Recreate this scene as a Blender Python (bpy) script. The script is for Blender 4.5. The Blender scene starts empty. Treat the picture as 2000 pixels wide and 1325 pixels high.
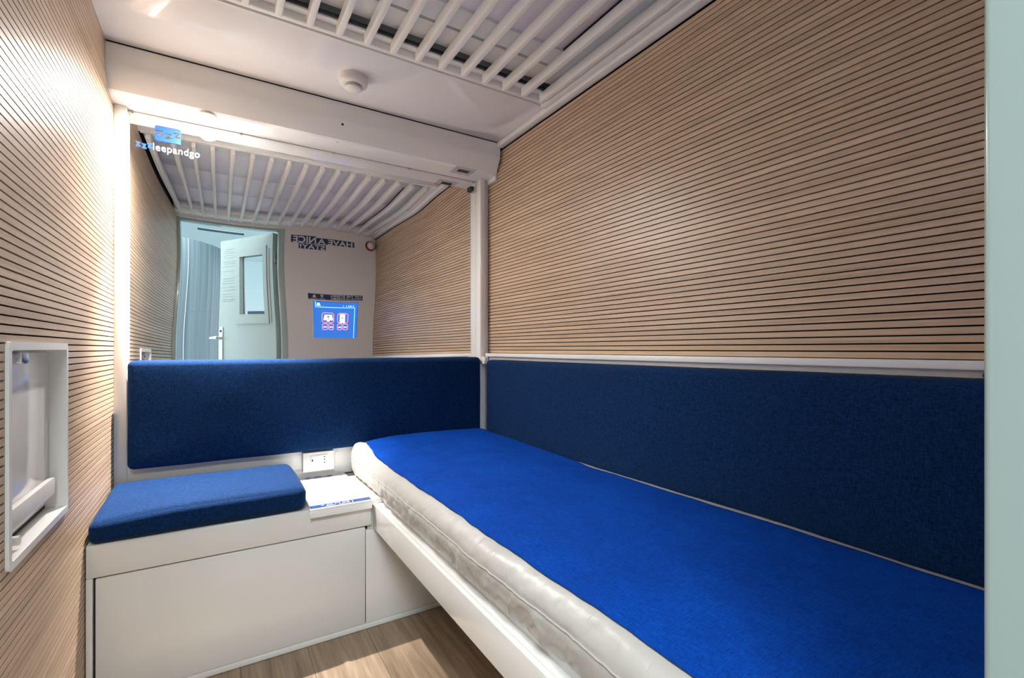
import bpy, bmesh, math, random
from mathutils import Vector, Matrix, noise
random.seed(7)
scene = bpy.context.scene
C = scene.collection

# ------------------------------------------------------------------ camera
cam_d = bpy.data.cameras.new('camera')
cam = bpy.data.objects.new('camera', cam_d); C.objects.link(cam)
cam.location = (0, 0, 1.0)
cam.rotation_euler = (math.radians(90), 0, -math.atan(575 / 931))
cam_d.sensor_fit = 'HORIZONTAL'; cam_d.sensor_width = 36
cam_d.lens = 931 * 36 / 2000
cam_d.shift_y = (682 - 662.5) / 2000
cam_d.clip_start = 0.01
scene.camera = cam

# ------------------------------------------------------------------ world, light, exposure
w = bpy.data.worlds.new('world'); scene.world = w; w.use_nodes = True
w.node_tree.nodes['Background'].inputs[0].default_value = (0.84, 0.95, 1.0, 1)
w.node_tree.nodes['Background'].inputs[1].default_value = 0.7
scene.view_settings.view_transform = 'Standard'
scene.view_settings.look = 'None'
scene.view_settings.gamma = 1
scene.view_settings.exposure = 1.42
scene.view_settings.use_curve_mapping = False
scene.cycles.max_bounces = 14
scene.cycles.diffuse_bounces = 8
scene.cycles.glossy_bounces = 6
scene.cycles.sample_clamp_indirect = 4.0

LAMP_POWER = 6.7
BEAM_POWER = 135.0
LAMP_COLOR = (1.0, 0.955, 0.905)
HALL_POWER = 68.0
HALL_COLOR = (0.92, 0.98, 1.0)

# ------------------------------------------------------------------ dimensions
XL, XR = -0.309, 1.18        # faces of the two slatted walls
YM, YB = 2.177, 0.0995       # mirror plane, inner face of the door wall
ZC = 2.0                     # ceiling panel

# ------------------------------------------------------------------ material helpers
def mat(name, col, rough=0.5, metal=0.0, spec=0.5, coat=0.0, emit=None, estr=0.0):
    m = bpy.data.materials.new(name); m.use_nodes = True
    b = m.node_tree.nodes['Principled BSDF']
    b.inputs['Base Color'].default_value = (*col, 1)
    b.inputs['Roughness'].default_value = rough
    b.inputs['Metallic'].default_value = metal
    b.inputs['Specular IOR Level'].default_value = spec
    b.inputs['Coat Weight'].default_value = coat
    b.inputs['Coat Roughness'].default_value = 0.05
    if emit:
        b.inputs['Emission Color'].default_value = (*emit, 1)
        b.inputs['Emission Strength'].default_value = estr
    return m

def nodes(m):
    nt = m.node_tree
    return nt, nt.nodes, nt.links, nt.nodes['Principled BSDF']

def tex_vec(m, scale, rand=True):
    nt, N, L, b = nodes(m)
    tc = N.new('ShaderNodeTexCoord')
    mp = N.new('ShaderNodeMapping'); mp.inputs['Scale'].default_value = scale
    L.new(tc.outputs['Object'], mp.inputs['Vector'])
    if rand:
        oi = N.new('ShaderNodeObjectInfo')
        mu = N.new('ShaderNodeMath'); mu.operation = 'MULTIPLY'; mu.inputs[1].default_value = 61.7
        L.new(oi.outputs['Random'], mu.inputs[0])
        cb = N.new('ShaderNodeCombineXYZ')
        for k in range(3): L.new(mu.outputs[0], cb.inputs[k])
        L.new(cb.outputs[0], mp.inputs['Location'])
    return mp

def add_noise(m, vec, scale, detail=3, rough=0.55):
    nt, N, L, b = nodes(m)
    n = N.new('ShaderNodeTexNoise')
    n.inputs['Scale'].default_value = scale; n.inputs['Detail'].default_value = detail
    n.inputs['Roughness'].default_value = rough
    if vec: L.new(vec.outputs[0], n.inputs['Vector'])
    return n

def ramp(m, src, stops):
    nt, N, L, b = nodes(m)
    r = N.new('ShaderNodeValToRGB')
    r.color_ramp.elements[0].position = stops[0][0]; r.color_ramp.elements[0].color = (*stops[0][1], 1)
    r.color_ramp.elements[1].position = stops[-1][0]; r.color_ramp.elements[1].color = (*stops[-1][1], 1)
    for p, c in stops[1:-1]:
        e = r.color_ramp.elements.new(p); e.color = (*c, 1)
    L.new(src, r.inputs[0])
    return r

def bump(m, src, strength, dist):
    nt, N, L, b = nodes(m)
    bp = N.new('ShaderNodeBump'); bp.inputs['Strength'].default_value = strength
    bp.inputs['Distance'].default_value = dist
    L.new(src, bp.inputs['Height']); L.new(bp.outputs[0], b.inputs['Normal'])

def mix_col(m, fac, a, c, mode='MULTIPLY'):
    nt, N, L, b = nodes(m)
    x = N.new('ShaderNodeMix'); x.data_type = 'RGBA'; x.blend_type = mode
    if hasattr(fac, 'is_linked'): L.new(fac, x.inputs[0])
    else: x.inputs[0].default_value = fac
    L.new(a, x.inputs[6])
    if hasattr(c, 'is_linked'): L.new(c, x.inputs[7])
    else: x.inputs[7].default_value = (*c, 1)
    return x.outputs[2]

def oak(name, scale, dark, mid, light, rough, along='y'):
    m = mat(name, mid, rough)
    nt, N, L, b = nodes(m)
    v = tex_vec(m, scale)
    n1 = add_noise(m, v, 1.0, 6, 0.65)
    r1 = ramp(m, n1.outputs['Fac'], [(0.30, dark), (0.5, mid), (0.72, light)])
    oi = N.new('ShaderNodeObjectInfo')
    r2 = ramp(m, oi.outputs['Random'], [(0.0, (0.9, 0.88, 0.86)), (1.0, (1.06, 1.05, 1.04))])
    out = mix_col(m, 1.0, r1.outputs[0], r2.outputs[0])
    L.new(out, b.inputs['Base Color'])
    bump(m, n1.outputs['Fac'], 0.15, 0.0006)
    return m

def linen(name, dark, light, scale, rough=0.85, sheen=0.0, bstr=0.6):
    m = mat(name, light, rough, spec=0.10)
    nt, N, L, b = nodes(m)
    b.inputs['Sheen Weight'].default_value = sheen
    b.inputs['Sheen Tint'].default_value = (0.5, 0.58, 1.0, 1)
    k = 7.0
    outs = [add_noise(m, tex_vec(m, v, False), 1, 2).outputs['Fac'] for v in
            ((scale, scale * k, scale * k), (scale * k, scale, scale * k), (scale * k, scale * k, scale))]
    s = N.new('ShaderNodeMath'); s.operation = 'ADD'
    L.new(outs[0], s.inputs[0]); L.new(outs[1], s.inputs[1])
    s2 = N.new('ShaderNodeMath'); s2.operation = 'ADD'
    L.new(s.outputs[0], s2.inputs[0]); L.new(outs[2], s2.inputs[1])
    h = N.new('ShaderNodeMath'); h.operation = 'MULTIPLY'; h.inputs[1].default_value = 1 / 3
    L.new(s2.outputs[0], h.inputs[0])
    r = ramp(m, h.outputs[0], [(0.38, dark), (0.62, light)])
    L.new(r.outputs[0], b.inputs['Base Color'])
    bump(m, h.outputs[0], bstr, 0.001)
    return m

M = {}
M['slat'] = oak('slat_oak', (60, 2.2, 170), (0.45, 0.315, 0.21), (0.56, 0.41, 0.285), (0.66, 0.50, 0.365), 0.38)
M['floor'] = oak('floor_oak', (42, 2.4, 10), (0.165, 0.115, 0.073), (0.285, 0.208, 0.140), (0.43, 0.33, 0.235), 0.40)
M['backing'] = mat('groove_backing', (0.008, 0.005, 0.003), 0.9)
M['white'] = mat('white_laminate', (0.86, 0.855, 0.84), 0.13, coat=0.3)
M['bench'] = mat('white_bench_laminate', (0.80, 0.79, 0.765), 0.22, coat=0.2)
M['bulk'] = mat('white_bulkhead_gloss', (0.86, 0.855, 0.84), 0.035, coat=0.15, spec=0.5)
M['ceil'] = mat('white_ceiling_panel', (0.87, 0.865, 0.86), 0.05, coat=0.2)
M['lavender'] = mat('recess_panel', (0.88, 0.86, 0.96), 0.3)
M['greyboard'] = mat('recess_grey', (0.82, 0.85, 0.86), 0.4)
M['metalwhite'] = mat('white_painted_metal', (0.86, 0.85, 0.82), 0.3, coat=0.1)
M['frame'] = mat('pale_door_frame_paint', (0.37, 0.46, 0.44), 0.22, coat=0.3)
M['doorwall'] = mat('door_wall_laminate', (0.70, 0.67, 0.64), 0.3)
M['mirror'] = mat('mirror_silver', (0.92, 0.93, 0.93), 0.0, metal=1.0)
M['blue'] = linen('blue_upholstery', (0.0003, 0.007, 0.030), (0.0035, 0.034, 0.125), 75, 0.85, 0.07)
M['sheet'] = linen('blue_nonwoven', (0.0002, 0.034, 0.25), (0.0004, 0.062, 0.40), 60, 0.9, bstr=0.25)
M['cover'] = mat('mattress_cover', (0.50, 0.485, 0.455), 0.36, spec=0.5)
M['chrome'] = mat('satin_metal', (0.66, 0.68, 0.70), 0.25, metal=1.0)
M['black'] = mat('black_plastic', (0.012, 0.012, 0.013), 0.4)
M['dark'] = mat('dark_gap', (0.02, 0.02, 0.022), 0.8)
M['grey'] = mat('grey_plastic', (0.42, 0.43, 0.44), 0.4)
M['plastic'] = mat('white_plastic', (0.80, 0.78, 0.75), 0.35)
M['navy'] = mat('navy_vinyl', (0.005, 0.03, 0.11), 0.35)
M['labelblue'] = mat('blue_vinyl', (0.004, 0.045, 0.20), 0.3)
M['print'] = mat('white_print', (0.80, 0.80, 0.80), 0.4)
M['printwall'] = mat('letter_cutout', (0.70, 0.67, 0.64), 0.35)
M['printgrey'] = mat('grey_print', (0.33, 0.38, 0.40), 0.5)
M['red'] = mat('red_plastic', (0.26, 0.018, 0.012), 0.25)
M['clear'] = mat('frosted_lens', (0.75, 0.77, 0.8), 0.12, metal=0.6)
M['lens'] = mat('lamp_lens', (1, 1, 1), 0.3, emit=(1.0, 0.93, 0.83), estr=5)
M['drum'] = mat('brushed_steel', (0.42, 0.50, 0.55), 0.28, metal=0.85)
M['hall'] = mat('hall_white', (0.70, 0.84, 0.87), 0.5)
M['hallfloor'] = mat('hall_floor', (0.35, 0.38, 0.39), 0.35)
M['glass'] = mat('window_glass', (1, 1, 1), 0.0)
M['glass'].node_tree.nodes['Principled BSDF'].inputs['Transmission Weight'].default_value = 1.0
M['glass'].node_tree.nodes['Principled BSDF'].inputs['IOR'].default_value = 1.1
M['scr'] = mat('screen_blue', (0.01, 0.02, 0.05), 0.15, emit=(0.03, 0.16, 0.60), estr=0.5)
M['scr_cyan'] = mat('screen_cyan', (0.01, 0.02, 0.05), 0.15, emit=(0.25, 0.85, 1.0), estr=0.62)
M['scr_pink'] = mat('screen_pink', (0.02, 0.02, 0.02), 0.15, emit=(1.0, 0.25, 0.36), estr=0.62)
M['scr_white'] = mat('screen_white', (0.02, 0.02, 0.02), 0.15, emit=(0.9, 0.95, 1.0), estr=0.62)
M['scr_dark'] = mat('screen_dark', (0.005, 0.01, 0.03), 0.15, emit=(0.01, 0.05, 0.25), estr=0.8)
M['logo_blue'] = mat('lit_logo_blue', (0.008, 0.025, 0.07), 0.3, emit=(0.08, 0.25, 0.62), estr=0.33)
M['logo_white'] = mat('lit_logo_white', (0.08, 0.09, 0.10), 0.3, emit=(0.80, 0.92, 1.0), estr=0.30)
M['logo_sky'] = mat('lit_logo_sky', (0.01, 0.03, 0.08), 0.3, emit=(0.20, 0.42, 0.85), estr=0.30)

# floor: extra cross-cut saw marks
# mattress cover: soft creases in relief
_m = M['cover']; _v = tex_vec(_m, (10, 19, 12), False); _n = add_noise(_m, _v, 1, 3); _n.inputs['Distortion'].default_value = 0.5; bump(_m, _n.outputs['Fac'], 0.35, 0.010)
# sheet: soft mottling on top of the weave
_m = M['sheet']; nt, N, L, b = nodes(_m)
_v = tex_vec(_m, (9, 9, 9), False); _n = add_noise(_m, _v, 1, 4, 0.7)
_r = ramp(_m, _n.outputs['Fac'], [(0.3, (0.80, 0.82, 0.85)), (0.7, (1.15, 1.12, 1.08))])
_src = b.inputs['Base Color'].links[0].from_socket
L.new(mix_col(_m, 1.0, _src, _r.outputs[0]), b.inputs['Base Color'])
# drum: vertical brushing
_m = M['drum']; nt, N, L, b = nodes(_m)
_v = tex_vec(_m, (30, 30, 0.4), False); _n = add_noise(_m, _v, 1, 3)
_r = ramp(_m, _n.outputs['Fac'], [(0.3, (0.10, 0.145, 0.165)), (0.7, (0.19, 0.25, 0.275))]); L.new(_r.outputs[0], b.inputs['Base Color'])

# ------------------------------------------------------------------ geometry helpers
def add_box(bm, x0, x1, y0, y1, z0, z1, bev=0.0, seg=2):
    r = bmesh.ops.create_cube(bm, size=1.0)
    vs = r['verts']
    bmesh.ops.scale(bm, vec=(x1 - x0, y1 - y0, z1 - z0), verts=vs)
    bmesh.ops.translate(bm, vec=((x0 + x1) / 2, (y0 + y1) / 2, (z0 + z1) / 2), verts=vs)
    if bev > 0:
        es = list({e for v in vs for e in v.link_edges})
        bmesh.ops.bevel(bm, geom=es, offset=bev, segments=seg, profile=0.5, affect='EDGES')

def add_cyl(bm, c, r0, r1, h, axis='z', n=24, cap=True):
    rot = {'z': Matrix.Identity(4), 'y': Matrix.Rotation(math.radians(-90), 4, 'X'), 'x': Matrix.Rotation(math.radians(90), 4, 'Y')}[axis]
    mtx = Matrix.Translation(c) @ rot @ Matrix.Translation((0, 0, h / 2))
    bmesh.ops.create_cone(bm, cap_ends=cap, segments=n, radius1=r0, radius2=r1, depth=h, matrix=mtx)

def add_lathe(bm, c, prof, n=32, axis='z'):
    rings = []
    for r, h in prof:
        ring = []
        for k in range(n):
            a = 2 * math.pi * k / n
            p = Vector((r * math.cos(a), r * math.sin(a), h))
            if axis == 'y': p = Vector((p.x, p.z, p.y))
            ring.append(bm.verts.new(p + Vector(c)))
        rings.append(ring)
    for a, b2 in zip(rings, rings[1:]):
        for k in range(n):
            bm.faces.new((a[k], a[(k + 1) % n], b2[(k + 1) % n], b2[k]))
    for ring in (rings[0], rings[-1]):
        try: bm.faces.new(ring)
        except ValueError: pass

def add_prism(bm, prof, x0, x1):
    """profile in (y, z) swept along x"""
    a = [bm.verts.new((x0, y, z)) for y, z in prof]
    b2 = [bm.verts.new((x1, y, z)) for y, z in prof]
    n = len(prof)
    for k in range(n): bm.faces.new((a[k], a[(k + 1) % n], b2[(k + 1) % n], b2[k]))
    bm.faces.new(a[::-1]); bm.faces.new(b2)

def mesh_of(bm, name, smooth=False, angle=None):
    bmesh.ops.recalc_face_normals(bm, faces=bm.faces[:])
    me = bpy.data.meshes.new(name); bm.to_mesh(me); bm.free()
    if smooth:
        for p in me.polygons: p.use_smooth = True
        if angle is not None: me.set_sharp_from_angle(angle=math.radians(angle))
    return me

def link(name, me, m, parent=None, smooth=False):
    o = bpy.data.objects.new(name, me); C.objects.link(o)
    if m is not None and not me.materials: me.materials.append(M[m])
    if parent is not None: o.parent = parent
    return o

def obj(name, bm, m, parent=None, smooth=False, angle=40):
    me = mesh_of(bm, name, smooth, angle if smooth else None)
    me.materials.append(M[m])
    return link(name, me, None, parent)

def boxo(name, m, dims, parent=None, bev=0.0, seg=2):
    bm = bmesh.new(); add_box(bm, *dims, bev=bev, seg=seg)
    return obj(name, bm, m, parent, smooth=bev > 0, angle=50)

def tag(o, label, cat, group=None, kind=None):
    o['label'] = label; o['category'] = cat
    if group: o['group'] = group
    if kind: o['kind'] = kind
    return o

def thing(name, label, cat, loc=(0, 0, 0), group=None, kind=None):
    o = bpy.data.objects.new(name, None); C.objects.link(o)
    # parts are built in room coordinates; the empty marks the base of the thing
    o.location = loc; o.empty_display_size = 0.05
    tag(o, label, cat, group, kind)
    return o

def settle(root):
    """keep the parts where they were built although their empty stands at the thing's base"""
    inv = Matrix.Translation(-root.location)
    for ch in root.children: ch.matrix_parent_inverse = inv

def rounded_box(name, x0, x1, y0, y1, z0, z1, r, step=0.02, puff=((0, 0), (0, 0), (0, 0)), wob=0.0, squeeze=None):
    """upholstered block: rounded edges, faces puffed outward"""
    bm = bmesh.new()
    lo = Vector((x0, y0, z0)); hi = Vector((x1, y1, z1)); ctr = (lo + hi) / 2; half = (hi - lo) / 2
    cache = {}
    def vert(p):
        k = tuple(round(c, 5) for c in p)
        if k in cache: return cache[k]
        q = Vector([max(lo[i] + r, min(hi[i] - r, p[i])) for i in range(3)])
        d = Vector(p) - q
        n = d.normalized() if d.length > 1e-9 else Vector((0, 0, 1))
        pos = q + n * r
        t = [(p[i] - ctr[i]) / half[i] for i in range(3)]
        for i in range(3):
            j, l = (i + 1) % 3, (i + 2) % 3
            pos[i] += (puff[i][0] if n[i] < 0 else puff[i][1]) * n[i] * max(0, 1 - t[j] ** 4) * max(0, 1 - t[l] ** 4)
        if wob:
            pos += n * wob * (noise.noise(Vector(p) * 7.0) - 0.8)
        if squeeze: pos = squeeze(pos)
        cache[k] = bm.verts.new(pos)
        return cache[k]
    def axis_pts(i):
        L = hi[i] - lo[i]; pts = [0, r * .12, r * .3, r * .55, r * .8, r]
        n = max(1, int((L - 2 * r) / step))
        pts += [r + (L - 2 * r) * k / n for k in range(1, n)]
        pts += [L - q for q in (r, r * .8, r * .55, r * .3, r * .12, 0)]
        return [lo[i] + q for q in pts]
    A = [axis_pts(i) for i in range(3)]
    for i in range(3):
        j, l = (i + 1) % 3, (i + 2) % 3
        for side in (lo[i], hi[i]):
            for a in range(len(A[j]) - 1):
                for b2 in range(len(A[l]) - 1):
                    f = []
                    for da, db in ((0, 0), (1, 0), (1, 1), (0, 1)):
                        p = [0, 0, 0]; p[i] = side; p[j] = A[j][a + da]; p[l] = A[l][b2 + db]
                        f.append(vert(p))
                    try: bm.faces.new(f)
                    except ValueError: pass
    return mesh_of(bm, name, True)

def text_mesh(txt, bold=0.0, spacing=1.0):
    cu = bpy.data.curves.new('lettering', 'FONT'); cu.body = txt; cu.offset = bold
    cu.space_character = spacing; cu.fill_mode = 'BOTH'; cu.resolution_u = 4
    ob = bpy.data.objects.new('lettering', cu); C.objects.link(ob)
    dg = bpy.context.evaluated_depsgraph_get()
    me = bpy.data.meshes.new_from_object(ob.evaluated_get(dg))
    bpy.data.objects.remove(ob); bpy.data.curves.remove(cu)
    return me

def place2d(me, fit, frame):
    """fit a flat xy mesh into fit=(a0,a1,b0,b1) of a frame; frame maps (a,b)->room point"""
    xs = [v.co.x for v in me.vertices]; ys = [v.co.y for v in me.vertices]
    a0, a1, b0, b1 = fit
    x0, x1, y0, y1 = min(xs), max(xs), min(ys), max(ys)
    for v in me.vertices:
        a = a0 + (v.co.x - x0) / (x1 - x0) * (a1 - a0)
        b2 = b0 + (v.co.y - y0) / (y1 - y0) * (b1 - b0)
        v.co = frame(a, b2)
    return me

def text_on(name, txt, fit, frame, m, parent, bold=0.0, spacing=1.0):
    me = place2d(text_mesh(txt, bold, spacing), fit, frame)
    me.materials.clear(); me.materials.append(M[m])
    return link(name, me, None, parent)

def flats(name, polys, frame, m, parent):
    return [flat(name, [p], frame, m, parent) for p in polys]

def flat(name, polys, frame, m, parent, depth_frame=None):
    """flat print: list of polygons in frame coordinates joined into one mesh"""
    bm = bmesh.new()
    for poly in polys:
        vs = [bm.verts.new(frame(a, b2)) for a, b2 in poly]
        bm.faces.new(vs)
    me = bpy.data.meshes.new(name); bm.to_mesh(me); bm.free(); me.materials.append(M[m])
    return link(name, me, None, parent)

def rect(a0, a1, b0, b1): return [(a0, b0), (a1, b0), (a1, b1), (a0, b1)]

def rrect(a0, a1, b0, b1, r, n=5, corners=(1, 1, 1, 1)):
    pts = []
    cs = [(a0 + r, b0 + r, 180, (a0, b0)), (a1 - r, b0 + r, 270, (a1, b0)), (a1 - r, b1 - r, 0, (a1, b1)), (a0 + r, b1 - r, 90, (a0, b1))]
    for (cx, cy, s, sq), on in zip(cs, corners):
        if not on: pts.append(sq); continue
        for k in range(n + 1):
            t = math.radians(s + 90 * k / n); pts.append((cx + r * math.cos(t), cy + r * math.sin(t)))
    return pts

def ring_polys(o, i):
    n = len(o); return [[o[k], o[(k + 1) % n], i[(k + 1) % n], i[k]] for k in range(n)]

def curve_cut_mesh(outer, holes):
    """filled 2D outline with holes"""
    cu = bpy.data.curves.new('outline', 'CURVE'); cu.dimensions = '2D'; cu.fill_mode = 'BOTH'
    for poly in [outer] + holes:
        s = cu.splines.new('POLY'); s.points.add(len(poly) - 1); s.use_cyclic_u = True
        for p, (a, b2) in zip(s.points, poly): p.co = (a, b2, 0, 1)
    ob = bpy.data.objects.new('outline', cu); C.objects.link(ob)
    dg = bpy.context.evaluated_depsgraph_get()
    me = bpy.data.meshes.new_from_object(ob.evaluated_get(dg))
    bpy.data.objects.remove(ob); bpy.data.curves.remove(cu)
    return me

def pattern_row(a0, a1, b0, b1, n, fill=0.62):
    """tiny unreadable print marks"""
    out = []; p = (a1 - a0) / n
    for k in range(n):
        if random.random() < 0.14: continue
        h = (b1 - b0) * random.uniform(0.7, 1.0)
        x = a0 + k * p
        out.append(rect(x, x + p * fill * random.uniform(.6, 1.2), b0, b0 + h))
        if random.random() < .5: out.append(rect(x, x + p * .9, b0 + h * .4, b0 + h * .55))
    return out

# ================================================================== STRUCTURE
# floor with planks running towards the mirror
fl = boxo('floor', 'backing', (XL - 0.05, XR + 0.05, -0.02, YM + 0.06, -0.06, -0.012))
tag(fl, 'brown oak plank floor between bench, bed and left slatted wall', 'floor', kind='structure')
pw = 0.195; plank_meshes = {}
for i in range(8):
    x0 = XL - 0.02 + i * pw; x1 = min(x0 + pw - 0.0012, XR + 0.02)
    cuts = [-0.02, 0.55 + 0.5 * (i % 3) * 0.6, YM] if i % 2 else [-0.02, 1.28, YM]
    for a, b2 in zip(cuts, cuts[1:]):
        boxo('plank', 'floor', (x0, x1, a + 0.0006, b2 - 0.0006, -0.012, 0.0), fl)

# slatted walls: dark backing, every slat its own piece
PITCH, SLATW, PROUD = 0.016, 0.0127, 0.013
wr = boxo('wall_right', 'backing', (XR + PROUD, XR + 0.06, 0.0, YM + 0.06, -0.06, 2.14))
tag(wr, 'wall of horizontal oak slats above the long blue cushion', 'wall', kind='structure')
wl = boxo('wall_left', 'backing', (XL - 0.09, XL - 0.05, 0.0, YM + 0.06, -0.06, 2.14))
tag(wl, 'wall of horizontal oak slats holding the small white hatch', 'wall', kind='structure')
HY0, HY1, HZ0, HZ1 = 1.148, 1.529, 0.614, 1.013       # hatch outer frame
def slat_mesh(x0, x1, y0, y1):
    bm = bmesh.new(); add_box(bm, x0, x1, y0, y1, -SLATW / 2, SLATW / 2)
    return mesh_of(bm, 'slat')
mR = slat_mesh(XR, XR + PROUD, YB + 0.004, 2.165)
mL = slat_mesh(XL - PROUD, XL, YB + 0.004, 2.165)
mLa = slat_mesh(XL - PROUD, XL, YB + 0.004, HY0 + 0.006)
mLb = slat_mesh(XL - PROUD, XL, HY1 - 0.006, 2.165)
for me in (mR, mL, mLa, mLb): me.materials.append(M['slat'])
def put_slat(me, z, parent):
    o = bpy.data.objects.new('slat', me); C.objects.link(o); o.parent = parent; o.location = (0, 0, z)
z = 0.987
while z < 1.970:
    put_slat(mR, z, wr); z += PITCH
z = 0.010
while z < 1.995:
    if HZ0 + 0.004 < z < HZ1 - 0.004:
        put_slat(mLa, z, wl); put_slat(mLb, z, wl)
    else: put_slat(mL, z, wl)
    z += PITCH
bm = bmesh.new()                                       # backing sheet behind left slats, open at the hatch
for d in ((0.0, HY0 + .006, -.06, 2.14), (HY1 - .006, YM + .06, -.06, 2.14), (HY0 + .006, HY1 - .006, -.06, HZ0 + .006), (HY0 + .006, HY1 - .006, HZ1 - .006, 2.14)):
    add_box(bm, XL - 0.05, XL - PROUD, *d)
obj('backing_board', bm, 'backing', wl)
boxo('lower_panel', 'white', (XR - 0.006, XR + PROUD, YB + 0.004, 2.13, 0.0, 0.955), wr)

# wall behind the mirror
wf = boxo('wall_far', 'white', (XL - 0.05, XR + 0.05, YM + 0.004, YM + 0.06, -0.06, 2.14))
tag(wf, 'white end wall behind the mirror and the blue backrest', 'wall', kind='structure')
boxo('upstand_panel', 'white', (XL, XR - 0.012, 2.150, YM + 0.004, 0.462, 0.92), wf, 0.002)

# door wall behind the camera (seen in the mirror): wall, lintel and reveal
wn = boxo('wall_near', 'doorwall', (0.47, XR, 0.0, YB, -0.06, 2.14))
tag(wn, 'plain beige wall with touch screen, mirrored beside the open door', 'wall', kind='structure')
boxo('lintel', 'doorwall', (XL - 0.05, 0.47, 0.0, YB, 1.975, 2.14), wn)
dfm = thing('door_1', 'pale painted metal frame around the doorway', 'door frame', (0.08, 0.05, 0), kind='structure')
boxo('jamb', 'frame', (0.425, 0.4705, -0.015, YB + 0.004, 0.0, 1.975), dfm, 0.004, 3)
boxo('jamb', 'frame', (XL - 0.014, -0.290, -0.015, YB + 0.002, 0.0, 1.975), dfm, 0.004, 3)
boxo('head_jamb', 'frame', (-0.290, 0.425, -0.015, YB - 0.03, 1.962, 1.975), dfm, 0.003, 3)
bm = bmesh.new()
for zz in (0.3, 0.75, 1.1, 1.35, 1.62, 1.9):
    add_cyl(bm, (0.447, YB + 0.004, zz), 0.0035, 0.003, 0.0015, 'y', 10)
obj('screw', bm, 'grey', dfm)['kind'] = 'stuff'
settle(dfm)

# ceiling: flat glossy panel near the mirror, recess above the grille
ce = boxo('ceiling', 'ceil', (XL, XR, 1.61, 1.998, ZC, 2.012), None, 0.0012)
tag(ce, 'glossy white ceiling panel with the smoke detector', 'ceiling', kind='structure')
boxo('roof_board', 'greyboard', (XL - 0.05, XR + 0.05, 0.0, YM + 0.06, 2.14, 2.18), ce)
boxo('lip', 'greyboard', (XL, XR, 1.6105, 1.624, 2.012, 2.14), ce)
boxo('edge_strip', 'metalwhite', (XL, XR, 1.603, 1.6105, 1.998, 2.034), ce, 0.001)
boxo('recess_strip', 'metalwhite', (XL, XR, 1.440, 1.533, 2.052, 2.062), ce)
boxo('recess_strip', 'greyboard', (XL, XR, 1.350, 1.432, 2.056, 2.066), ce)
for k in range(3):
    y1 = 1.345 - k * 0.385
    boxo('recess_panel', 'lavender', (XL + 0.002, 1.045, y1 - 0.38, y1, 2.066, 2.076), ce, 0.001)
boxo('cable_slot', 'dark', (1.045, 1.056, 0.2, 1.345, 2.060, 2.080), ce)
boxo('recess_side', 'greyboard', (1.056, 1.125, 0.2, 1.44, 2.045, 2.10), ce)
boxo('recess_step', 'greyboard', (XL, XR, 1.345, 1.350, 2.056, 2.12), ce)
boxo('rear_board', 'greyboard', (XL, XR, YB, 0.20, 1.998, 2.14), ce, 0.001)

tr = thing('trim_1', 'white stepped cornice along the top of the bedside slatted wall', 'cornice', (1.15, 1.0, 1.975), kind='structure')
boxo('cornice', 'metalwhite', (1.150, XR, YB, 2.0, 1.976, 1.9995), tr, 0.002)
boxo('cornice_step', 'metalwhite', (1.125, 1.150, YB, 1.6, 1.988, 2.05), tr, 0.003)
settle(tr)

# bulkhead above the mirror with its perforated speaker field
bmh = bmesh.new()
prof = [(2.000, 1.9965), (2.000, 1.934), (2.0012, 1.929), (2.006, 1.917), (2.034, 1.872), (2.0415, 1.8625), (2.053, 1.8574), (YM + .004, 1.857), (YM + .004, 1.9965)]
add_prism(bmh, prof, XL, 1.168)
bk = obj('trim_2', bmh, 'bulk', None, True, 20)
tag(bk, 'white rounded bulkhead across the top of the mirror', 'bulkhead', kind='structure')
boxo('joint_strip', 'dark', (XL, XR, 2.004, 2.02, 1.9965, 2.02), bk)
boxo('end_bracket', 'metalwhite', (1.168, XR, 2.05, YM, 1.835, 1.975), bk, 0.002)
bm = bmesh.new()
for i in range(11):
    for j in range(9):
        if j in (3, 4, 5) and 2 <= i <= 8: continue
        add_cyl(bm, (0.957 + i * 0.0095, 2.034 + j * 0.0105, 1.8562), 0.0022, 0.0022, 0.001, 'z', 8)
for j in range(5):
    add_box(bm, 0.977, 1.036, 2.0625 + j * 0.0065, 2.0655 + j * 0.0065, 1.8562, 1.8572)
obj('perforation', bm, 'dark', bk)['kind'] = 'stuff'
bm = bmesh.new(); add_cyl(bm, (0.43, 1.999, 1.909), 0.0045, 0.0045, 0.002, 'y', 14); obj('pinhole', bm, 'black', bk)
bm = bmesh.new(); add_cyl(bm, (0.422, 2.06, 1.8560), 0.003, 0.003, 0.0015, 'z', 12); obj('screw', bm, 'grey', bk)

# corner posts beside the mirror, ledge rail over the long cushion
po = boxo('trim_3', 'white', (XL, -0.272, 2.145, YM + .004, 0.462, 1.857), None, 0.002)
tag(po, 'white upright strip between the mirror and the hatch wall', 'post', kind='structure')
pt = thing('trim_4', 'white upright post in the corner between mirror and bed wall', 'post', (1.15, 2.15, 0.46), kind='structure')
boxo('post', 'white', (1.122, 1.150, 2.120, YM + .004, 0.46, 1.857), pt, 0.003)
boxo('post_flange', 'white', (1.150, XR - 0.0005, 2.142, YM + .004, 0.462, 1.857), pt, 0.002)
settle(pt)
rl = thing('trim_5', 'slim white ledge rail between oak slats and long blue cushion', 'rail', (1.16, 1.0, 0.96), kind='structure')
boxo('rail', 'metalwhite', (1.142, XR, YB + 0.01, 2.105, 0.962, 0.979), rl, 0.002)
boxo('under_rail', 'grey', (1.150, XR - 0.012, YB + 0.01, 2.08, 0.948, 0.962), rl)
boxo('end_clip', 'plastic', (1.120, 1.146, 2.075, 2.119, 0.925, 0.961), rl, 0.004)
bm = bmesh.new(); add_cyl(bm, (1.146, 0.272, 0.953), 0.007, 0.007, 0.02, 'x', 16); obj('rail_bolt', bm, 'black', rl)
settle(rl)

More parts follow.
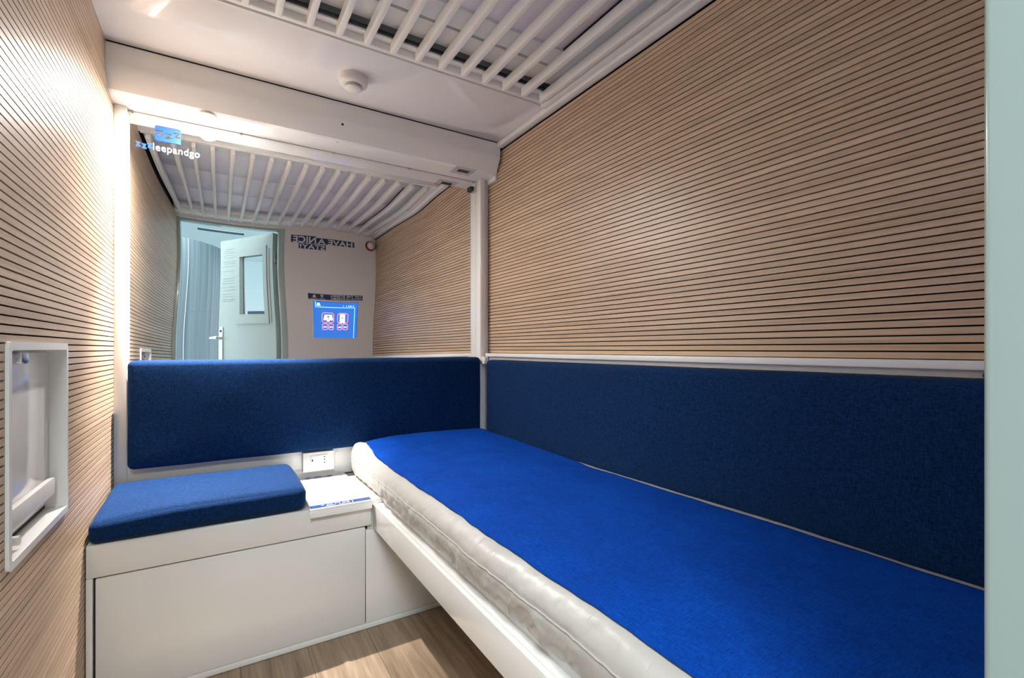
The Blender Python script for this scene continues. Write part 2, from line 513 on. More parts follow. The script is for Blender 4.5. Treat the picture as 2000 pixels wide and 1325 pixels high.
# ================================================================== MIRROR AND LIT LOGO
mi = thing('wall_mirror', 'wide frameless mirror above the blue backrest, reflecting the doorway', 'mirror', (0.42, YM, 0.92))
def warp(x, zz):
    sm = lambda e0, e1, v: (lambda q: q * q * (3 - 2 * q))(max(0.0, min(1.0, (v - e0) / (e1 - e0))))
    igauss = lambda v, c_, w_: 0.886 * w_ * math.erf((v - c_) / w_)
    d = 0.0
    d += 0.013 * igauss(zz, 1.66, 0.075) * sm(0.1, 0.9, x)          # bowed sheet: bends the grille near the post
    d += -0.013 * 0.07 * math.exp(-(zz - 0.95) / 0.07)             # lower edge pulled in behind the cushion
    d += -0.011 * igauss(x, -0.12, 0.07)                          # ripple beside the hatch wall
    d += 0.0004 * math.sin(9.0 * x + 1.0) * math.sin(8 * zz)
    return d
bm = bmesh.new(); NX, NZ = 140, 90; g = []
for i in range(NX + 1):
    col = []
    for j in range(NZ + 1):
        x = -0.272 + (1.122 + 0.272) * i / NX; zz = 0.925 + (1.857 - 0.925) * j / NZ
        col.append(bm.verts.new((x, YM + warp(x, zz), zz)))
    g.append(col)
for i in range(NX):
    for j in range(NZ):
        bm.faces.new((g[i][j], g[i + 1][j], g[i + 1][j + 1], g[i][j + 1]))
me = bpy.data.meshes.new('mirror_glass'); bm.to_mesh(me); bm.free()
for p in me.polygons: p.use_smooth = True
me.materials.append(M['mirror']); link('mirror_glass', me, None, mi)
boxo('top_edge', 'grey', (-0.272, 1.122, YM - 0.002, YM + 0.002, 1.8545, 1.857), mi)
for x in (-0.262, 0.08, 0.431, 0.774, 1.115):
    bm = bmesh.new(); add_cyl(bm, (x, YM - 0.007, 1.8555), 0.0045, 0.0045, 0.007, 'y', 12)
    obj('clip', bm, 'grey', mi, True)
settle(mi)

lg = thing('lit_logo', 'lit blue zzz badge with white lettering on the mirror', 'sign', (-0.155, YM - 0.004, 1.715))
FM = lambda a, b2: Vector((a, YM - 0.0035, b2))
def zpoly(a0, a1, b0, b1):
    s = (b1 - b0) * 0.26; k = (a1 - a0) * 0.36
    return [(a0, b0), (a1, b0), (a1, b0 + s), (a0 + k * 1.55, b0 + s), (a1, b1), (a0, b1), (a0, b1 - s), (a1 - k * 1.55, b1 - s)]
holes = [zpoly(-0.1935, -0.170, 1.786, 1.805), zpoly(-0.168, -0.143, 1.7795, 1.7985), zpoly(-0.140, -0.1185, 1.7875, 1.8065)]
plate = curve_cut_mesh(rrect(-0.196, -0.117, 1.766, 1.822, 0.008, 5, (1, 0, 1, 1)), holes)
for v in plate.vertices: v.co = FM(v.co.x, v.co.y)
plate.materials.clear(); plate.materials.append(M['logo_blue']); link('badge', plate, None, lg)
flats('sleep_letter', [zpoly(-0.2515, -0.237, 1.7335, 1.7505), zpoly(-0.2345, -0.220, 1.7295, 1.7465), zpoly(-0.2175, -0.203, 1.7345, 1.7515)], FM, 'logo_sky', lg)
text_on('lettering', 'leepandgo', (-0.201, -0.058, 1.7215, 1.7555), FM, 'logo_white', lg, 0.0, 1.04)
settle(lg)

sn = thing('motion_sensor', 'small black sensor at the upper corner of the mirror', 'sensor', (1.095, 2.165, 1.80))
bm = bmesh.new(); add_lathe(bm, (1.096, 2.166, 1.812), [(0.001, -0.012), (0.009, -0.010), (0.0125, -0.003), (0.0125, 0.010), (0.001, 0.012)], 20); obj('dome', bm, 'black', sn, True)
boxo('bracket', 'chrome', (1.104, 1.122, 2.160, YM - .003, 1.800, 1.828), sn, 0.002); settle(sn)

# ================================================================== LAMP, SMOKE DETECTOR, CEILING GRILLE
lp = thing('spot_lamp', 'glowing round spot lamp under the bulkhead above the mirror', 'lamp', (-0.032, 2.072, 1.84))
bm = bmesh.new(); add_lathe(bm, (-0.032, 2.072, 1.857), [(0.030, 0), (0.030, -0.004), (0.026, -0.007), (0.019, -0.007), (0.019, 0)], 36); obj('ring', bm, 'metalwhite', lp, True)
bm = bmesh.new(); add_cyl(bm, (-0.032, 2.072, 1.851), 0.0185, 0.0185, 0.002, 'z', 28); obj('lens', bm, 'lens', lp)
ld = bpy.data.lights.new('lamp_light', 'AREA'); ld.shape = 'DISK'; ld.size = 0.034; ld.energy = LAMP_POWER; ld.color = LAMP_COLOR
lo = bpy.data.objects.new('lamp_light', ld); C.objects.link(lo); lo.location = (-0.032, 2.072, 1.8475); lo.parent = lp
sp = bpy.data.lights.new('lamp_beam', 'SPOT'); sp.energy = BEAM_POWER; sp.color = LAMP_COLOR; sp.spot_size = math.radians(62); sp.spot_blend = 1.0; sp.shadow_soft_size = 0.010
so2 = bpy.data.objects.new('lamp_beam', sp); C.objects.link(so2); so2.location = (-0.032, 2.072, 1.845); so2.parent = lp
settle(lp)

sd = thing('smoke_detector', 'round white smoke detector on the ceiling panel', 'smoke detector', (0.425, 1.80, ZC))
c0 = (0.425, 1.80, ZC)
bm = bmesh.new(); add_lathe(bm, c0, [(0.051, 0), (0.051, -0.020), (0.049, -0.026), (0.043, -0.031), (0.030, -0.033)], 48); obj('housing', bm, 'plastic', sd, True)
bm = bmesh.new(); add_lathe(bm, c0, [(0.030, -0.032), (0.0295, -0.0365), (0.001, -0.0365)], 40); obj('vent_gap', bm, 'black', sd, True)
bm = bmesh.new(); add_lathe(bm, c0, [(0.0325, -0.0355), (0.0325, -0.0372), (0.028, -0.0372), (0.028, -0.0355)], 40); obj('vent_ring', bm, 'plastic', sd, True)
bm = bmesh.new(); add_lathe(bm, c0, [(0.030, -0.039), (0.0295, -0.043), (0.026, -0.046), (0.001, -0.047)], 40); obj('cap', bm, 'plastic', sd, True)
for k in range(6):
    a = math.radians(20 + 60 * k)
    bm = bmesh.new(); add_box(bm, 0.027, 0.033, -0.0012, 0.0012, -0.040, -0.031)
    bmesh.ops.rotate(bm, verts=bm.verts[:], cent=(0, 0, 0), matrix=Matrix.Rotation(a, 3, 'Z'))
    bmesh.ops.translate(bm, verts=bm.verts[:], vec=c0); obj('rib', bm, 'plastic', sd)
settle(sd)

gr = thing('ceiling_grille', 'white grille of long slats hung below the ceiling recess', 'grille', (0.4, 0.85, 1.985))
bm = bmesh.new(); add_box(bm, -0.010, 0.010, 0.135, 1.5625, 1.985, 2.020, 0.0025, 2)
ms = mesh_of(bm, 'slat', True, 50); ms.materials.append(M['metalwhite'])
for k in range(-4, 13):
    o = bpy.data.objects.new('slat', ms); C.objects.link(o); o.parent = gr; o.location = (0.067 + 0.0863 * k, 0, 0)
boxo('crossbar', 'metalwhite', (XL + 0.004, 1.124, 1.574, 1.598, 2.0, 2.040), gr, 0.006, 3)
boxo('crossbar', 'metalwhite', (XL + 0.004, 1.124, 1.545, 1.573, 2.020, 2.034), gr, 0.003)
boxo('crossbar', 'metalwhite', (XL + 0.004, 1.124, 0.202, 0.226, 2.020, 2.045), gr, 0.003)
boxo('dark_gap', 'dark', (XL + 0.004, 1.124, 1.535, 1.5445, 2.026, 2.034), gr)
settle(gr)

# ================================================================== HATCH IN THE LEFT WALL
ha = thing('wall_hatch', 'white framed hatch let into the slatted wall beside the bench', 'hatch', (XL, (HY0 + HY1) / 2, HZ0))
FX = lambda x: (lambda a, b2: Vector((x, a, b2)))
def frame_ring(o_, i_, xf, xb):
    bm = bmesh.new()
    L = [[bm.verts.new((x, a, b2)) for a, b2 in poly] for poly, x in ((o_, xb), (o_, xf), (i_, xf), (i_, xb))]
    n = len(o_)
    for A, B in zip(L, L[1:] + L[:1]):
        for k in range(n): bm.faces.new((A[k], A[(k + 1) % n], B[(k + 1) % n], B[k]))
    return bm
fo = rrect(HY0, HY1, HZ0, HZ1, 0.010, 5); fi = rrect(HY0 + 0.014, HY1 - 0.012, HZ0 + 0.014, HZ1 - 0.015, 0.006, 5)
obj('frame', frame_ring(fo, fi, XL + 0.005, XL - 0.034), 'metalwhite', ha, True, 35)
boxo('back_panel', 'white', (XL - 0.044, XL - 0.034, HY0 + 0.012, HY1 - 0.012, HZ0 + 0.012, HZ1 - 0.013), ha)
fp = boxo('flap', 'white', (XL - 0.030, XL - 0.022, HY0 + 0.018, HY1 - 0.040, HZ0 + 0.040, HZ1 - 0.020), ha, 0.002)
boxo('flap_rail', 'plastic', (XL - 0.022, XL - 0.010, HY0 + 0.018, HY1 - 0.034, HZ0 + 0.052, HZ0 + 0.092), ha, 0.003)
boxo('hinge_pin', 'chrome', (XL - 0.022, XL - 0.018, HY0 + 0.018, HY0 + 0.20, HZ1 - 0.026, HZ1 - 0.022), ha)
boxo('bracket', 'chrome', (XL - 0.024, XL - 0.004, 1.255, 1.290, HZ1 - 0.042, HZ1 - 0.018), ha, 0.004, 3)
bm = bmesh.new(); add_cyl(bm, (XL - 0.022, 1.235, HZ0 + 0.030), 0.009, 0.009, 0.018, 'x', 18); obj('knob', bm, 'plastic', ha, True)
boxo('slot', 'dark', (XL - 0.034, XL - 0.0325, HY0 + 0.02, HY1 - 0.016, HZ0 + 0.016, HZ0 + 0.022), ha)
settle(ha)

# ================================================================== BENCH WITH CUPBOARD
be = thing('storage_bench', 'white built-in storage bench with a cupboard door below the mirror', 'bench', (0.1, 1.9, 0))
BY = 1.72
boxo('carcass', 'bench', (XL + 0.002, XR - 0.014, BY + 0.020, 2.149, 0.001, 0.438), be)
boxo('top', 'bench', (XL + 0.002, XR - 0.014, BY + 0.002, 2.149, 0.438, 0.458), be, 0.002)
boxo('fascia', 'bench', (XL + 0.002, 0.470, BY, BY + 0.020, 0.368, 0.4565), be, 0.0025)
boxo('stile', 'bench', (XL + 0.002, -0.2925, BY, BY + 0.020, 0.001, 0.3675), be, 0.0015)
boxo('plinth', 'bench', (-0.2925, XR - 0.014, BY, BY + 0.020, 0.001, 0.019), be, 0.001)
boxo('door_shadow_gap', 'dark', (-0.2925, 0.46, BY + 0.0195, BY + 0.0202, 0.019, 0.368), be)
dr = boxo('door', 'bench', (-0.2865, 0.4475, BY, BY + 0.018, 0.0205, 0.3640), be, 0.0015)
boxo('fixed_panel', 'bench', (0.4505, XR - 0.014, BY, BY + 0.018, 0.0205, 0.3520), be, 0.0015)
ldp = thing('table_lid', 'white lid with blue labels on the bench beside the seat cushion', 'lid', (0.36, 1.9, 0.458))
lb = bmesh.new()
add_box(lb, 0.262, 0.4655, 1.694, 2.140, 0.4585, 0.4665, 0.0015)
add_box(lb, 0.262, 0.4655, 1.694, 1.702, 0.4365, 0.4600, 0.0015)
obj('board', lb, 'white', ldp, True, 50)
FZ = lambda z_: (lambda a, b2: Vector((a, b2, z_)))
fs = flat('label_strip', [rect(0.263, 0.4645, 1.700, 1.733)], FZ(0.4671), 'labelblue', ldp)
flat('small_print', pattern_row(0.300, 0.408, 1.7185, 1.7265, 17) + pattern_row(0.310, 0.405, 1.705, 1.7125, 19), FZ(0.4674), 'print', fs)['kind'] = 'stuff'
fs2 = flat('label_strip', [rect(0.305, 0.410, 2.094, 2.122)], FZ(0.4671), 'labelblue', ldp)
for cx in (0.333, 0.380):
    ro = [(cx + .012 * math.cos(t * math.pi / 5), 2.108 + .0085 * math.sin(t * math.pi / 5)) for t in range(10)]
    ri = [(cx + .007 * math.cos(t * math.pi / 5), 2.108 + .005 * math.sin(t * math.pi / 5)) for t in range(10)]
    flat('icon', ring_polys(ro, ri)[:8], FZ(0.4674), 'print', fs2)
    flat('icon_base', [rect(cx - .004, cx + .004, 2.0955, 2.0985)], FZ(0.4674), 'print', fs2)
settle(ldp)
settle(be)

so = thing('socket_plate', 'white wall socket panel above the lid beside the mattress', 'socket', (0.36, 2.12, 0.495))
boxo('plate', 'plastic', (0.298, 0.420, 2.112, 2.150, 0.492, 0.571), so, 0.0015)
ins = boxo('insert', 'plastic', (0.325, 0.392, 2.1095, 2.114, 0.516, 0.559), so, 0.001)
boxo('switch', 'plastic', (0.347, 0.368, 2.1080, 2.111, 0.5175, 0.5575), so, 0.0008)
boxo('usb_slot', 'black', (0.331, 0.336, 2.1088, 2.110, 0.534, 0.543), so)
for k in range(3):
    bm = bmesh.new(); add_cyl(bm, (0.3805, 2.1086, 0.526 + k * 0.0115), 0.0026, 0.0026, 0.002, 'y', 12); obj('pin_hole', bm, 'black', so)
settle(so)

# ================================================================== CUSHIONS
bc = link('back_cushion', rounded_box('back_cushion', -0.268, 1.116, 2.092, 2.150, 0.577, 0.961, 0.022, 0.025, ((0, 0), (0.005, 0), (0, 0)), 0.0016), 'blue')
tag(bc, 'blue linen backrest cushion fixed below the mirror', 'cushion')
rc = link('bed_cushion', rounded_box('bed_cushion', 1.124, XR - 0.0065, YB + 0.03, 2.075, 0.50, 0.947, 0.022, 0.025, ((0.004, 0), (0, 0), (0, 0)), 0.0016), 'blue')
tag(rc, 'long dark blue cushion panel on the wall along the bed', 'cushion')
def seat_squeeze(p):
    k = max(0.0, min(1.0, (-0.10 - p.x) / 0.2)) * max(0.0, min(1.0, (1.98 - p.y) / 0.27))
    return Vector((p.x, p.y, 0.4585 + (p.z - 0.4585) * (1 - 0.22 * k)))
sc = link('seat_cushion', rounded_box('seat_cushion', XL + 0.003, 0.254, 1.708, 2.120, 0.4585, 0.541, 0.026, 0.02, ((0, 0.004), (0.004, 0), (0, 0.006)), 0.003, seat_squeeze), 'blue')
tag(sc, 'blue linen seat cushion lying on the white bench', 'cushion')

# ================================================================== BED
bf = thing('folding_bed', 'white fold-down bed frame with a glossy side rail', 'bed frame', (0.8, 1.0, 0.36))
boxo('side_rail', 'white', (0.474, 0.488, YB + 0.02, BY - 0.0015, 0.358, 0.446), bf, 0.003, 3)
boxo('inner_ledge', 'white', (0.488, 0.512, YB + 0.02, BY - 0.0015, 0.424, 0.4425), bf, 0.001)
boxo('base_board', 'white', (0.512, XR - 0.014, YB + 0.02, BY - 0.0015, 0.43, 0.4575), bf)
settle(bf)

# mattress: cross-section swept along the bed, creased sides
prof = [(0.530, .4595), (0.512, .460), (0.499, .468), (0.490, .484), (0.4845, .504), (0.482, .522), (0.4815, .5345), (0.4855, .548), (0.494, .561),
        (0.506, .571), (0.522, .5785), (0.545, .585), (0.58, .591), (0.64, .597), (0.72, .600), (0.82, .601), (0.92, .601), (1.0, .600), (1.06, .599),
        (1.09, .5975), (1.106, .595), (1.116, .588), (1.119, .572), (1.119, .51), (1.112, .470), (1.09, .4595)]
SEAM = 6
acc = [0.0]
for (a, b2), (c_, d_) in zip(prof, prof[1:]): acc.append(acc[-1] + math.hypot(c_ - a, d_ - b2))
TOT = acc[-1]
def prof_at(s):
    s = max(0, min(TOT, s))
    for k in range(len(acc) - 1):
        if s <= acc[k + 1]:
            t = (s - acc[k]) / (acc[k + 1] - acc[k])
            return prof[k][0] + (prof[k + 1][0] - prof[k][0]) * t, prof[k][1] + (prof[k + 1][1] - prof[k][1]) * t
    return prof[-1]
def prof_n(s):
    a = prof_at(s - .006); b2 = prof_at(s + .006)
    dx, dz = b2[0] - a[0], b2[1] - a[1]; l = math.hypot(dx, dz) or 1
    return -dz / l, dx / l
Y0, Y1 = YB + 0.05, 2.089
def mpoint(s, y, off=0.0):
    x, zz = prof_at(s); nx, nz = prof_n(s)
    side = max(0.0, 1 - s / acc[10])                     # only the open long side is creased
    bot = max(0.0, min(1.0, (zz - .4595) / .02))
    w_ = noise.noise(Vector((s * 26, y * 9.0, 3.1))) * 0.0055 + noise.noise(Vector((s * 42 + y * 30, y * 24.0, 8.0))) * 0.0028
    rg = 1 - abs(noise.noise(Vector((s * 9 + y * 7, y * 15.0, 21.0))))
    w_ += side * (0.010 * rg ** 5 - 0.0026) + side * 0.0075 * (1 - abs(noise.noise(Vector((s * 30, y * 34.0 + s * 25, 2.0))))) ** 4 - side * 0.001
    w_ *= (0.35 + 0.65 * side) * (1 if s < acc[13] else 0.5) * bot
    if s > acc[20]: w_ *= 0.2
    pinch = -0.006 * math.exp(-((s - acc[SEAM]) / 0.006) ** 2) * (0.6 + 0.8 * noise.noise(Vector((y * 5, 0, 9.0))))
    wave = 0.006 * noise.noise(Vector((y * 2.6, 2.0, 0.0))) * (1 if s < acc[12] else 0)
    hh = max(0.0, (y - 1.55) / 0.55); rise = 0.014 * hh * hh * max(0, (zz - .46) / .14)
    o_ = off + w_ + (pinch if off == 0 else 0)
    X = x + nx * o_ + (wave if s < acc[9] else wave * .5 * 0)
    Z = zz + nz * o_ + rise + 0.004 * noise.noise(Vector((x * 4, y * 3.0, 5.0))) * (1 if zz > .57 else 0)
    hb = max(0.0, min(1.0, (y - 1.80) / 0.25)); hb = hb * hb * (3 - 2 * hb)      # boxier corner at the head end
    if acc[4] < s < acc[14]:
        bell = math.exp(-((s - acc[9]) / 0.032) ** 2)
        Z += hb * 0.020 * bell; X -= hb * 0.006 * bell
    e = 0.035                                            # rounded ends
    for ye, sg in ((Y1, 1), (Y0, -1)):
        d = (ye - y) * sg
        if d < e:
            k = 1 - math.sqrt(max(0, 1 - ((e - d) / e) ** 2))
            X += (0.8 - X) * k * 0.05; Z += (0.52 - Z) * k * 0.10
    return Vector((X, y, max(Z, .4592)))
mt = thing('mattress', 'off-white mattress in a creased cover on the bed frame', 'mattress', (0.8, 1.1, 0.4592))
ss = []
for k in range(len(acc) - 1):
    n = max(2, int((acc[k + 1] - acc[k]) / (0.006 if acc[k] < acc[12] else 0.03)))
    ss += [acc[k] + (acc[k + 1] - acc[k]) * q / n for q in range(n)]
ss.append(TOT)
NYm = 300
ys = [Y0 + (Y1 - Y0) * k / NYm for k in range(NYm + 1)]
bm = bmesh.new(); G = []
for y in ys: G.append([bm.verts.new(mpoint(s, y)) for s in ss])
for a, b2 in zip(G, G[1:]):
    for k in range(len(ss) - 1): bm.faces.new((a[k], a[k + 1], b2[k + 1], b2[k]))
    bm.faces.new((a[-1], a[0], b2[0], b2[-1]))
bm.faces.new(G[0]); bm.faces.new(G[-1][::-1])
cov = obj('cover', bm, 'cover', mt, True, 70)
# piping along the seam
bm = bmesh.new(); R = []
for y in ys[2:-3]:
    c_ = mpoint(acc[SEAM], y, 0.0); nx, nz = prof_n(acc[SEAM])
    c_ = c_ + Vector((nx, 0, nz)) * 0.001
    R.append([bm.verts.new(c_ + Vector((0.0018 * math.cos(t), 0, 0.0018 * math.sin(t)))) for t in [q * math.pi / 3 for q in range(6)]])
for a, b2 in zip(R, R[1:]):
    for k in range(6): bm.faces.new((a[k], a[(k + 1) % 6], b2[(k + 1) % 6], b2[k]))
obj('piping', bm, 'cover', cov, True)
settle(mt)

# loose blue sheet lying on the mattress
bm = bmesh.new(); top = []; NS = 60; NYs = 260
for k in range(NYs + 1):
    y = Y0 + 0.004 + (Y1 - Y0 - 0.006) * k / NYs
    sl = acc[9] + 0.014 + 0.006 * noise.noise(Vector((y * 4.5, 1.0, 0))) + 0.003 * noise.noise(Vector((y * 17, 4.0, 0)))
    hh = max(0.0, (y - 1.70) / 0.4)
    sl += 0.030 * max(0.0, (y - 1.85) / 0.25)
    sr = acc[18] + 0.010 + 0.012 * noise.noise(Vector((y * 3.3, 7.0, 0))) + 0.004 * noise.noise(Vector((y * 11, 2.0, 0))) + 0.046 * min(1.0, max(0.0, (y - 1.25) / 0.35))
    row = []
    for q in range(NS + 1):
        t = q / NS
        p = mpoint(sl + (sr - sl) * t, y, 0.0022)
        p.z += 0.0012 + 0.0018 * noise.noise(Vector((t * 5, y * 6.0, 11)))
        row.append(bm.verts.new(p))
    top.append(row)
for a, b2 in zip(top, top[1:]):
    for k in range(NS): bm.faces.new((a[k], a[k + 1], b2[k + 1], b2[k]))
sh = obj('bed_sheet', bm, 'sheet', None, True, 80)
so_ = sh.modifiers.new('thickness', 'SOLIDIFY'); so_.thickness = 0.0012; so_.offset = 1.0
tag(sh, 'bright royal blue sheet spread over the mattress', 'bed sheet')

# ================================================================== DOOR WALL ITEMS (seen in the mirror)
FB = lambda a, b2: Vector((-a, YB + 0.0012, b2))          # a runs to the reader's right when facing the door wall
FBt = lambda a, b2: Vector((-a, YB + 0.0022, b2))
def back_print(polys, y): return polys
ts = thing('touch_screen', 'glowing blue touch screen on the beige door wall', 'screen', (0.85, YB, 1.11))
SX0, SX1, SZ0, SZ1 = 0.668, 1.035, 1.112, 1.415
boxo('bezel', 'plastic', (SX0 - 0.006, SX1 + 0.006, YB, YB + 0.006, SZ0 - 0.006, SZ1 + 0.006), ts, 0.001)
def SF(d): return lambda n_, t_: Vector((SX0 + (SX1 - SX0) * n_, YB + d, SZ1 - (SZ1 - SZ0) * t_))
di = flat('display', [rect(0, 1, 0, 1)], SF(0.0065), 'scr', ts)
flats('screen_edge', [rect(0.985, 1, 0, 1), rect(0, 0.985, 0, 0.02)], SF(0.0069), 'scr_dark', di)
lw = 0.006
flats('screen_line', [rect(.052, .064, 0, .165), rect(.052, .93, .150, .168), rect(.918, .932, .160, 1.0)], SF(0.0070), 'scr_cyan', di)
for a0, a1, b0, b1, r_ in ((.186, .462, .30, .592, .07), (.533, .785, .305, .595, .07), (.190, .324, .603, .78, .04), (.336, .458, .603, .78, .04), (.533, .650, .603, .78, .04), (.662, .785, .603, .78, .04)):
    flat('button_outline', ring_polys(rrect(a0, a1, b0, b1, r_), rrect(a0 + .015, a1 - .015, b0 + .018, b1 - .018, r_ - .014)), SF(0.0071), 'scr_pink', di)
wh = [[(.250, .36), (.412, .36), (.440, .515), (.222, .515)], rect(.30, .36, .50, .55), rect(.590, .712, .335, .585),
      rect(.222, .295, .685, .715), rect(.362, .435, .685, .715), rect(.560, .628, .685, .715), rect(.690, .755, .685, .715)]
flat('screen_caption', pattern_row(.66, .93, .10, .135, 12), SF(0.0072), 'scr_white', di)['kind'] = 'stuff'
wh += [rect(.09, .15, .05, .09), rect(.08, .165, .10, .125)]
flats('icon', wh, SF(0.0072), 'scr_white', di)
flats('arrow', [rect(.324, .338, .41, .50), [(.331, .385), (.372, .43), (.290, .43)], rect(.628, .672, .43, .455)], SF(0.0074), 'scr', di)
settle(ts)

sg = thing('greeting_decal', 'navy HAVE A NICE STAY decal high on the door wall', 'decal', (0.76, YB, 1.826))
FW = lambda d: (lambda a, b2: Vector((-a, YB + d, b2)))
flats('patch', [rect(-0.702, -0.516, 1.872, 1.932), rect(-0.996, -0.702, 1.874, 1.921), rect(-0.773, -0.573, 1.826, 1.868)], FW(0.0012), 'navy', sg)
text_on('lettering', 'HAVE A', (-0.980, -0.712, 1.874, 1.916), FW(0.0018), 'printwall', sg, 0.02)
text_on('lettering', 'NICE', (-0.700, -0.530, 1.873, 1.926), FW(0.0018), 'printwall', sg, 0.02)
text_on('lettering', 'STAY!', (-0.765, -0.582, 1.827, 1.863), FW(0.0018), 'printwall', sg, 0.02)
settle(sg)

dl = thing('screen_decal', 'navy instruction strip just above the touch screen', 'decal', (0.85, YB, 1.43))
flat('patch', [rect(-1.070, -0.636, 1.429, 1.474)], FW(0.0012), 'navy', dl)
text_on('lettering', 'TAP THE SCREEN', (-1.064, -0.812, 1.4535, 1.4715), FW(0.0018), 'print', dl, 0.01)
text_on('lettering', 'TOCCA LO SCHERMO', (-1.064, -0.812, 1.4315, 1.4485), FW(0.0018), 'print', dl, 0.01)
flats('icon', [rect(-.75, -.735, 1.447, 1.462), [(-.757, 1.468), (-.728, 1.468), (-.738, 1.452), (-.747, 1.452)], rect(-.695, -.672, 1.444, 1.459), rect(-.688, -.679, 1.459, 1.468),
              rect(-.765, -.722, 1.4345, 1.4375), rect(-.708, -.658, 1.4345, 1.4375)], FW(0.0018), 'printwall', dl)
settle(dl)

al = thing('alarm_sounder', 'round red alarm beacon with clear lens in the upper wall corner', 'alarm', (1.13, YB, 1.91))
bm = bmesh.new(); add_lathe(bm, (1.130, YB, 1.908), [(0.043, 0), (0.044, 0.012), (0.042, 0.030), (0.037, 0.036), (0.001, 0.036)], 36, 'y'); obj('base', bm, 'red', al, True)
bm = bmesh.new(); add_lathe(bm, (1.130, YB + 0.036, 1.908), [(0.035, 0), (0.035, 0.018), (0.028, 0.032), (0.014, 0.040), (0.001, 0.041)], 36, 'y'); obj('lens', bm, 'clear', al, True)
settle(al)

# open door leaf, hinged on the screen side, swung out into the hall
da = bpy.data.objects.new('cabin_door', None); C.objects.link(da)
da.location = (0.430, -0.016, 0.0)
da.rotation_euler = (0, 0, math.atan2(-0.588, -0.38))
tag(da, 'open white door with a glazed window and lever handle', 'door')
def dbox(name, m, dims, par=None, bev=0.0): return boxo(name, m, dims, par or da, bev)
T0, T1 = -0.045, -0.004      # local y: face towards the cabin is T0 side
bm = bmesh.new()
for d in ((0, .105, .01, 1.955), (.43, .70, .01, 1.955), (.105, .43, .01, 1.27), (.105, .43, 1.80, 1.955)):
    add_box(bm, d[0], d[1], T0, T1, d[2], d[3])
bmesh.ops.remove_doubles(bm, verts=bm.verts[:], dist=1e-5)
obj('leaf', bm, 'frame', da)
for yf in ((T0 - 0.006, T0), (T1, T1 + 0.006)):
    bm = bmesh.new()
    for d in ((.07, .115, 1.21, 1.86), (.42, .465, 1.21, 1.86), (.115, .42, 1.21, 1.285), (.115, .42, 1.785, 1.86)):
        add_box(bm, d[0], d[1], yf[0], yf[1], d[2], d[3])
    obj('window_surround', bm, 'frame', da)
dbox('window_pane', 'glass', (.106, .429, -0.027, -0.021, 1.271, 1.799))
fstrip = dbox('pane_label', 'navy', (.116, .36, -0.0205, -0.0195, 1.286, 1.312))
def DF(y_): return lambda a, b2: Vector((a, y_, b2))
marks = []
for (z0, n_, w0) in ((1.868, 22, .0), (1.852, 10, .05), (1.835, 20, .0), (1.812, 24, .0), (1.79, 22, 0), (1.755, 24, 0), (1.735, 24, 0), (1.712, 20, 0), (1.668, 14, .02), (1.60, 20, .0), (1.578, 18, .02), (1.555, 22, 0), (1.522, 24, 0), (1.495, 24, 0), (1.462, 22, 0), (1.44, 18, 0), (1.415, 24, 0), (1.40, 12, .0)):
    marks += pattern_row(.49 + w0, .66, z0, z0 + .006, n_)
# prints on both faces sit just off the leaf
FACE_IN = None
for sgn, yy in ((-1, T0 - 0.0012), (1, T1 + 0.0012)):
    flat('notice_print', marks, DF(yy), 'printgrey', da)['kind'] = 'stuff'
for yy, dirn in ((T0, -1), (T1, 1)):
    a, b2 = sorted((yy, yy + dirn * 0.008))
    hp = dbox('handle_plate', 'chrome', (.635, .680, a, b2, 0.94, 1.19), None, 0.001)
    a, b2 = sorted((yy + dirn * 0.008, yy + dirn * 0.05))
    dbox('handle_neck', 'chrome', (.650, .668, a, b2, 1.10, 1.118), hp, 0.003)
    a, b2 = sorted((yy + dirn * 0.038, yy + dirn * 0.054))
    dbox('lever', 'chrome', (.650, .76, a, b2, 1.098, 1.120), hp, 0.005)
    a, b2 = sorted((yy + dirn * 0.008, yy + dirn * 0.012))
    bm = bmesh.new(); add_cyl(bm, (.658, a, 1.160), 0.009, 0.009, b2 - a, 'y', 16); obj('lock_cylinder', bm, 'black', hp)
for yy in (T0 - 0.004, T1):
    dbox('grey_strip', 'grey', (.040, .052, yy, yy + 0.004, 1.22, 1.83))  # narrow upright grey strip on each face of the leaf
dbox('hinge', 'chrome', (-.010, .006, -0.03, -0.006, 1.70, 1.80), None, .003)
dbox('hinge', 'chrome', (-.010, .006, -0.03, -0.006, 0.30, 0.40), None, .003)

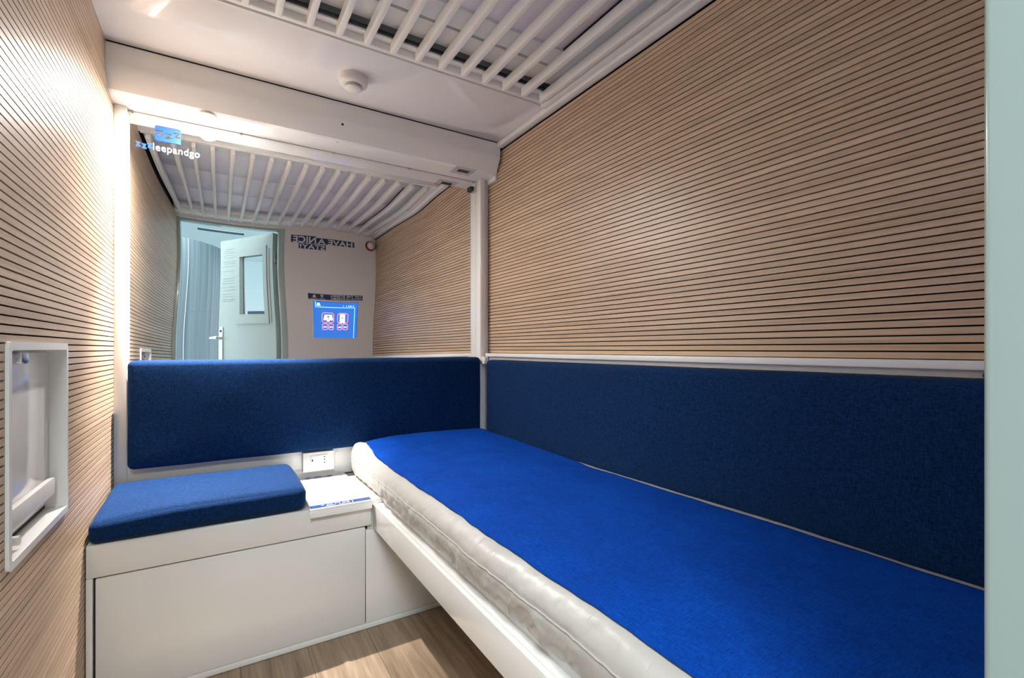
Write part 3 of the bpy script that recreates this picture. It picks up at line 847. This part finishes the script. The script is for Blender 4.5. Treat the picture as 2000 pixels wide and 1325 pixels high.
# ================================================================== HALL OUTSIDE (seen in the mirror through the door)
hf = boxo('floor_hall', 'hallfloor', (-3.6, 3.6, -6.2, -0.021, -0.12, -0.06)); tag(hf, 'grey hall floor outside the cabin door', 'floor', kind='structure')
hw = boxo('wall_hall', 'hall', (-3.6, 3.6, -6.3, -6.2, -0.12, 3.2)); tag(hw, 'pale far wall of the hall outside', 'wall', kind='structure')
hc = boxo('ceiling_hall', 'hall', (-3.6, 3.6, -6.3, -0.0, 2.70, 2.78)); tag(hc, 'white hall ceiling above the steel drum', 'ceiling', kind='structure')
dc = thing('steel_drum', 'large curved steel drum outside the open door', 'column', (-0.72, -2.5, -0.06))
bm = bmesh.new(); add_cyl(bm, (-0.72, -2.5, -0.06), 0.77, 0.77, 1.465, 'z', 96); obj('lower_shell', bm, 'drum', dc, True, 50)
bm = bmesh.new(); add_cyl(bm, (-0.72, -2.5, 1.409), 0.77, 0.77, 0.78, 'z', 96); obj('upper_shell', bm, 'drum', dc, True, 50)
bm = bmesh.new(); add_cyl(bm, (-0.72, -2.5, 1.405), 0.766, 0.766, 0.004, 'z', 96); obj('joint', bm, 'grey', dc, True, 50)
ang = math.radians(63)
bm = bmesh.new(); add_box(bm, -0.004, 0.004, -0.002, 0.003, -0.06, 2.189)
bmesh.ops.rotate(bm, verts=bm.verts[:], cent=(0, 0, 0), matrix=Matrix.Rotation(ang - math.pi / 2, 3, 'Z'))
bmesh.ops.translate(bm, verts=bm.verts[:], vec=(-0.72 + .77 * math.cos(ang), -2.5 + .77 * math.sin(ang), 0)); obj('cover_strip', bm, 'chrome', dc)
settle(dc)
ad = thing('air_diffuser', 'slim linear diffuser in the hall ceiling above the door', 'vent', (0, -3.6, 2.69))
boxo('frame', 'hall', (-.35, .35, -3.66, -3.50, 2.688, 2.70), ad, .002)
for k in range(3): boxo('blade', 'dark', (-.335, .335, -3.645 + k * .046, -3.62 + k * .046, 2.685, 2.6885), ad)
settle(ad)
for (x, y) in ((-0.45, -1.30),):  # added light, out of view, placed to brighten the bench front and cabin
    hl = thing('hall_fill_light', 'unseen square fill light added under the hall ceiling', 'fill light', (x, y, 2.69))
    boxo('fill_frame', 'hall', (x - .62, x + .62, y - .62, y + .62, 2.69, 2.70), hl)
    a_ = bpy.data.lights.new('fill_light', 'AREA'); a_.shape = 'SQUARE'; a_.size = 1.2; a_.energy = HALL_POWER; a_.color = HALL_COLOR
    ao = bpy.data.objects.new('fill_light', a_); C.objects.link(ao); ao.location = (x, y, 2.688); ao.parent = hl
    settle(hl)
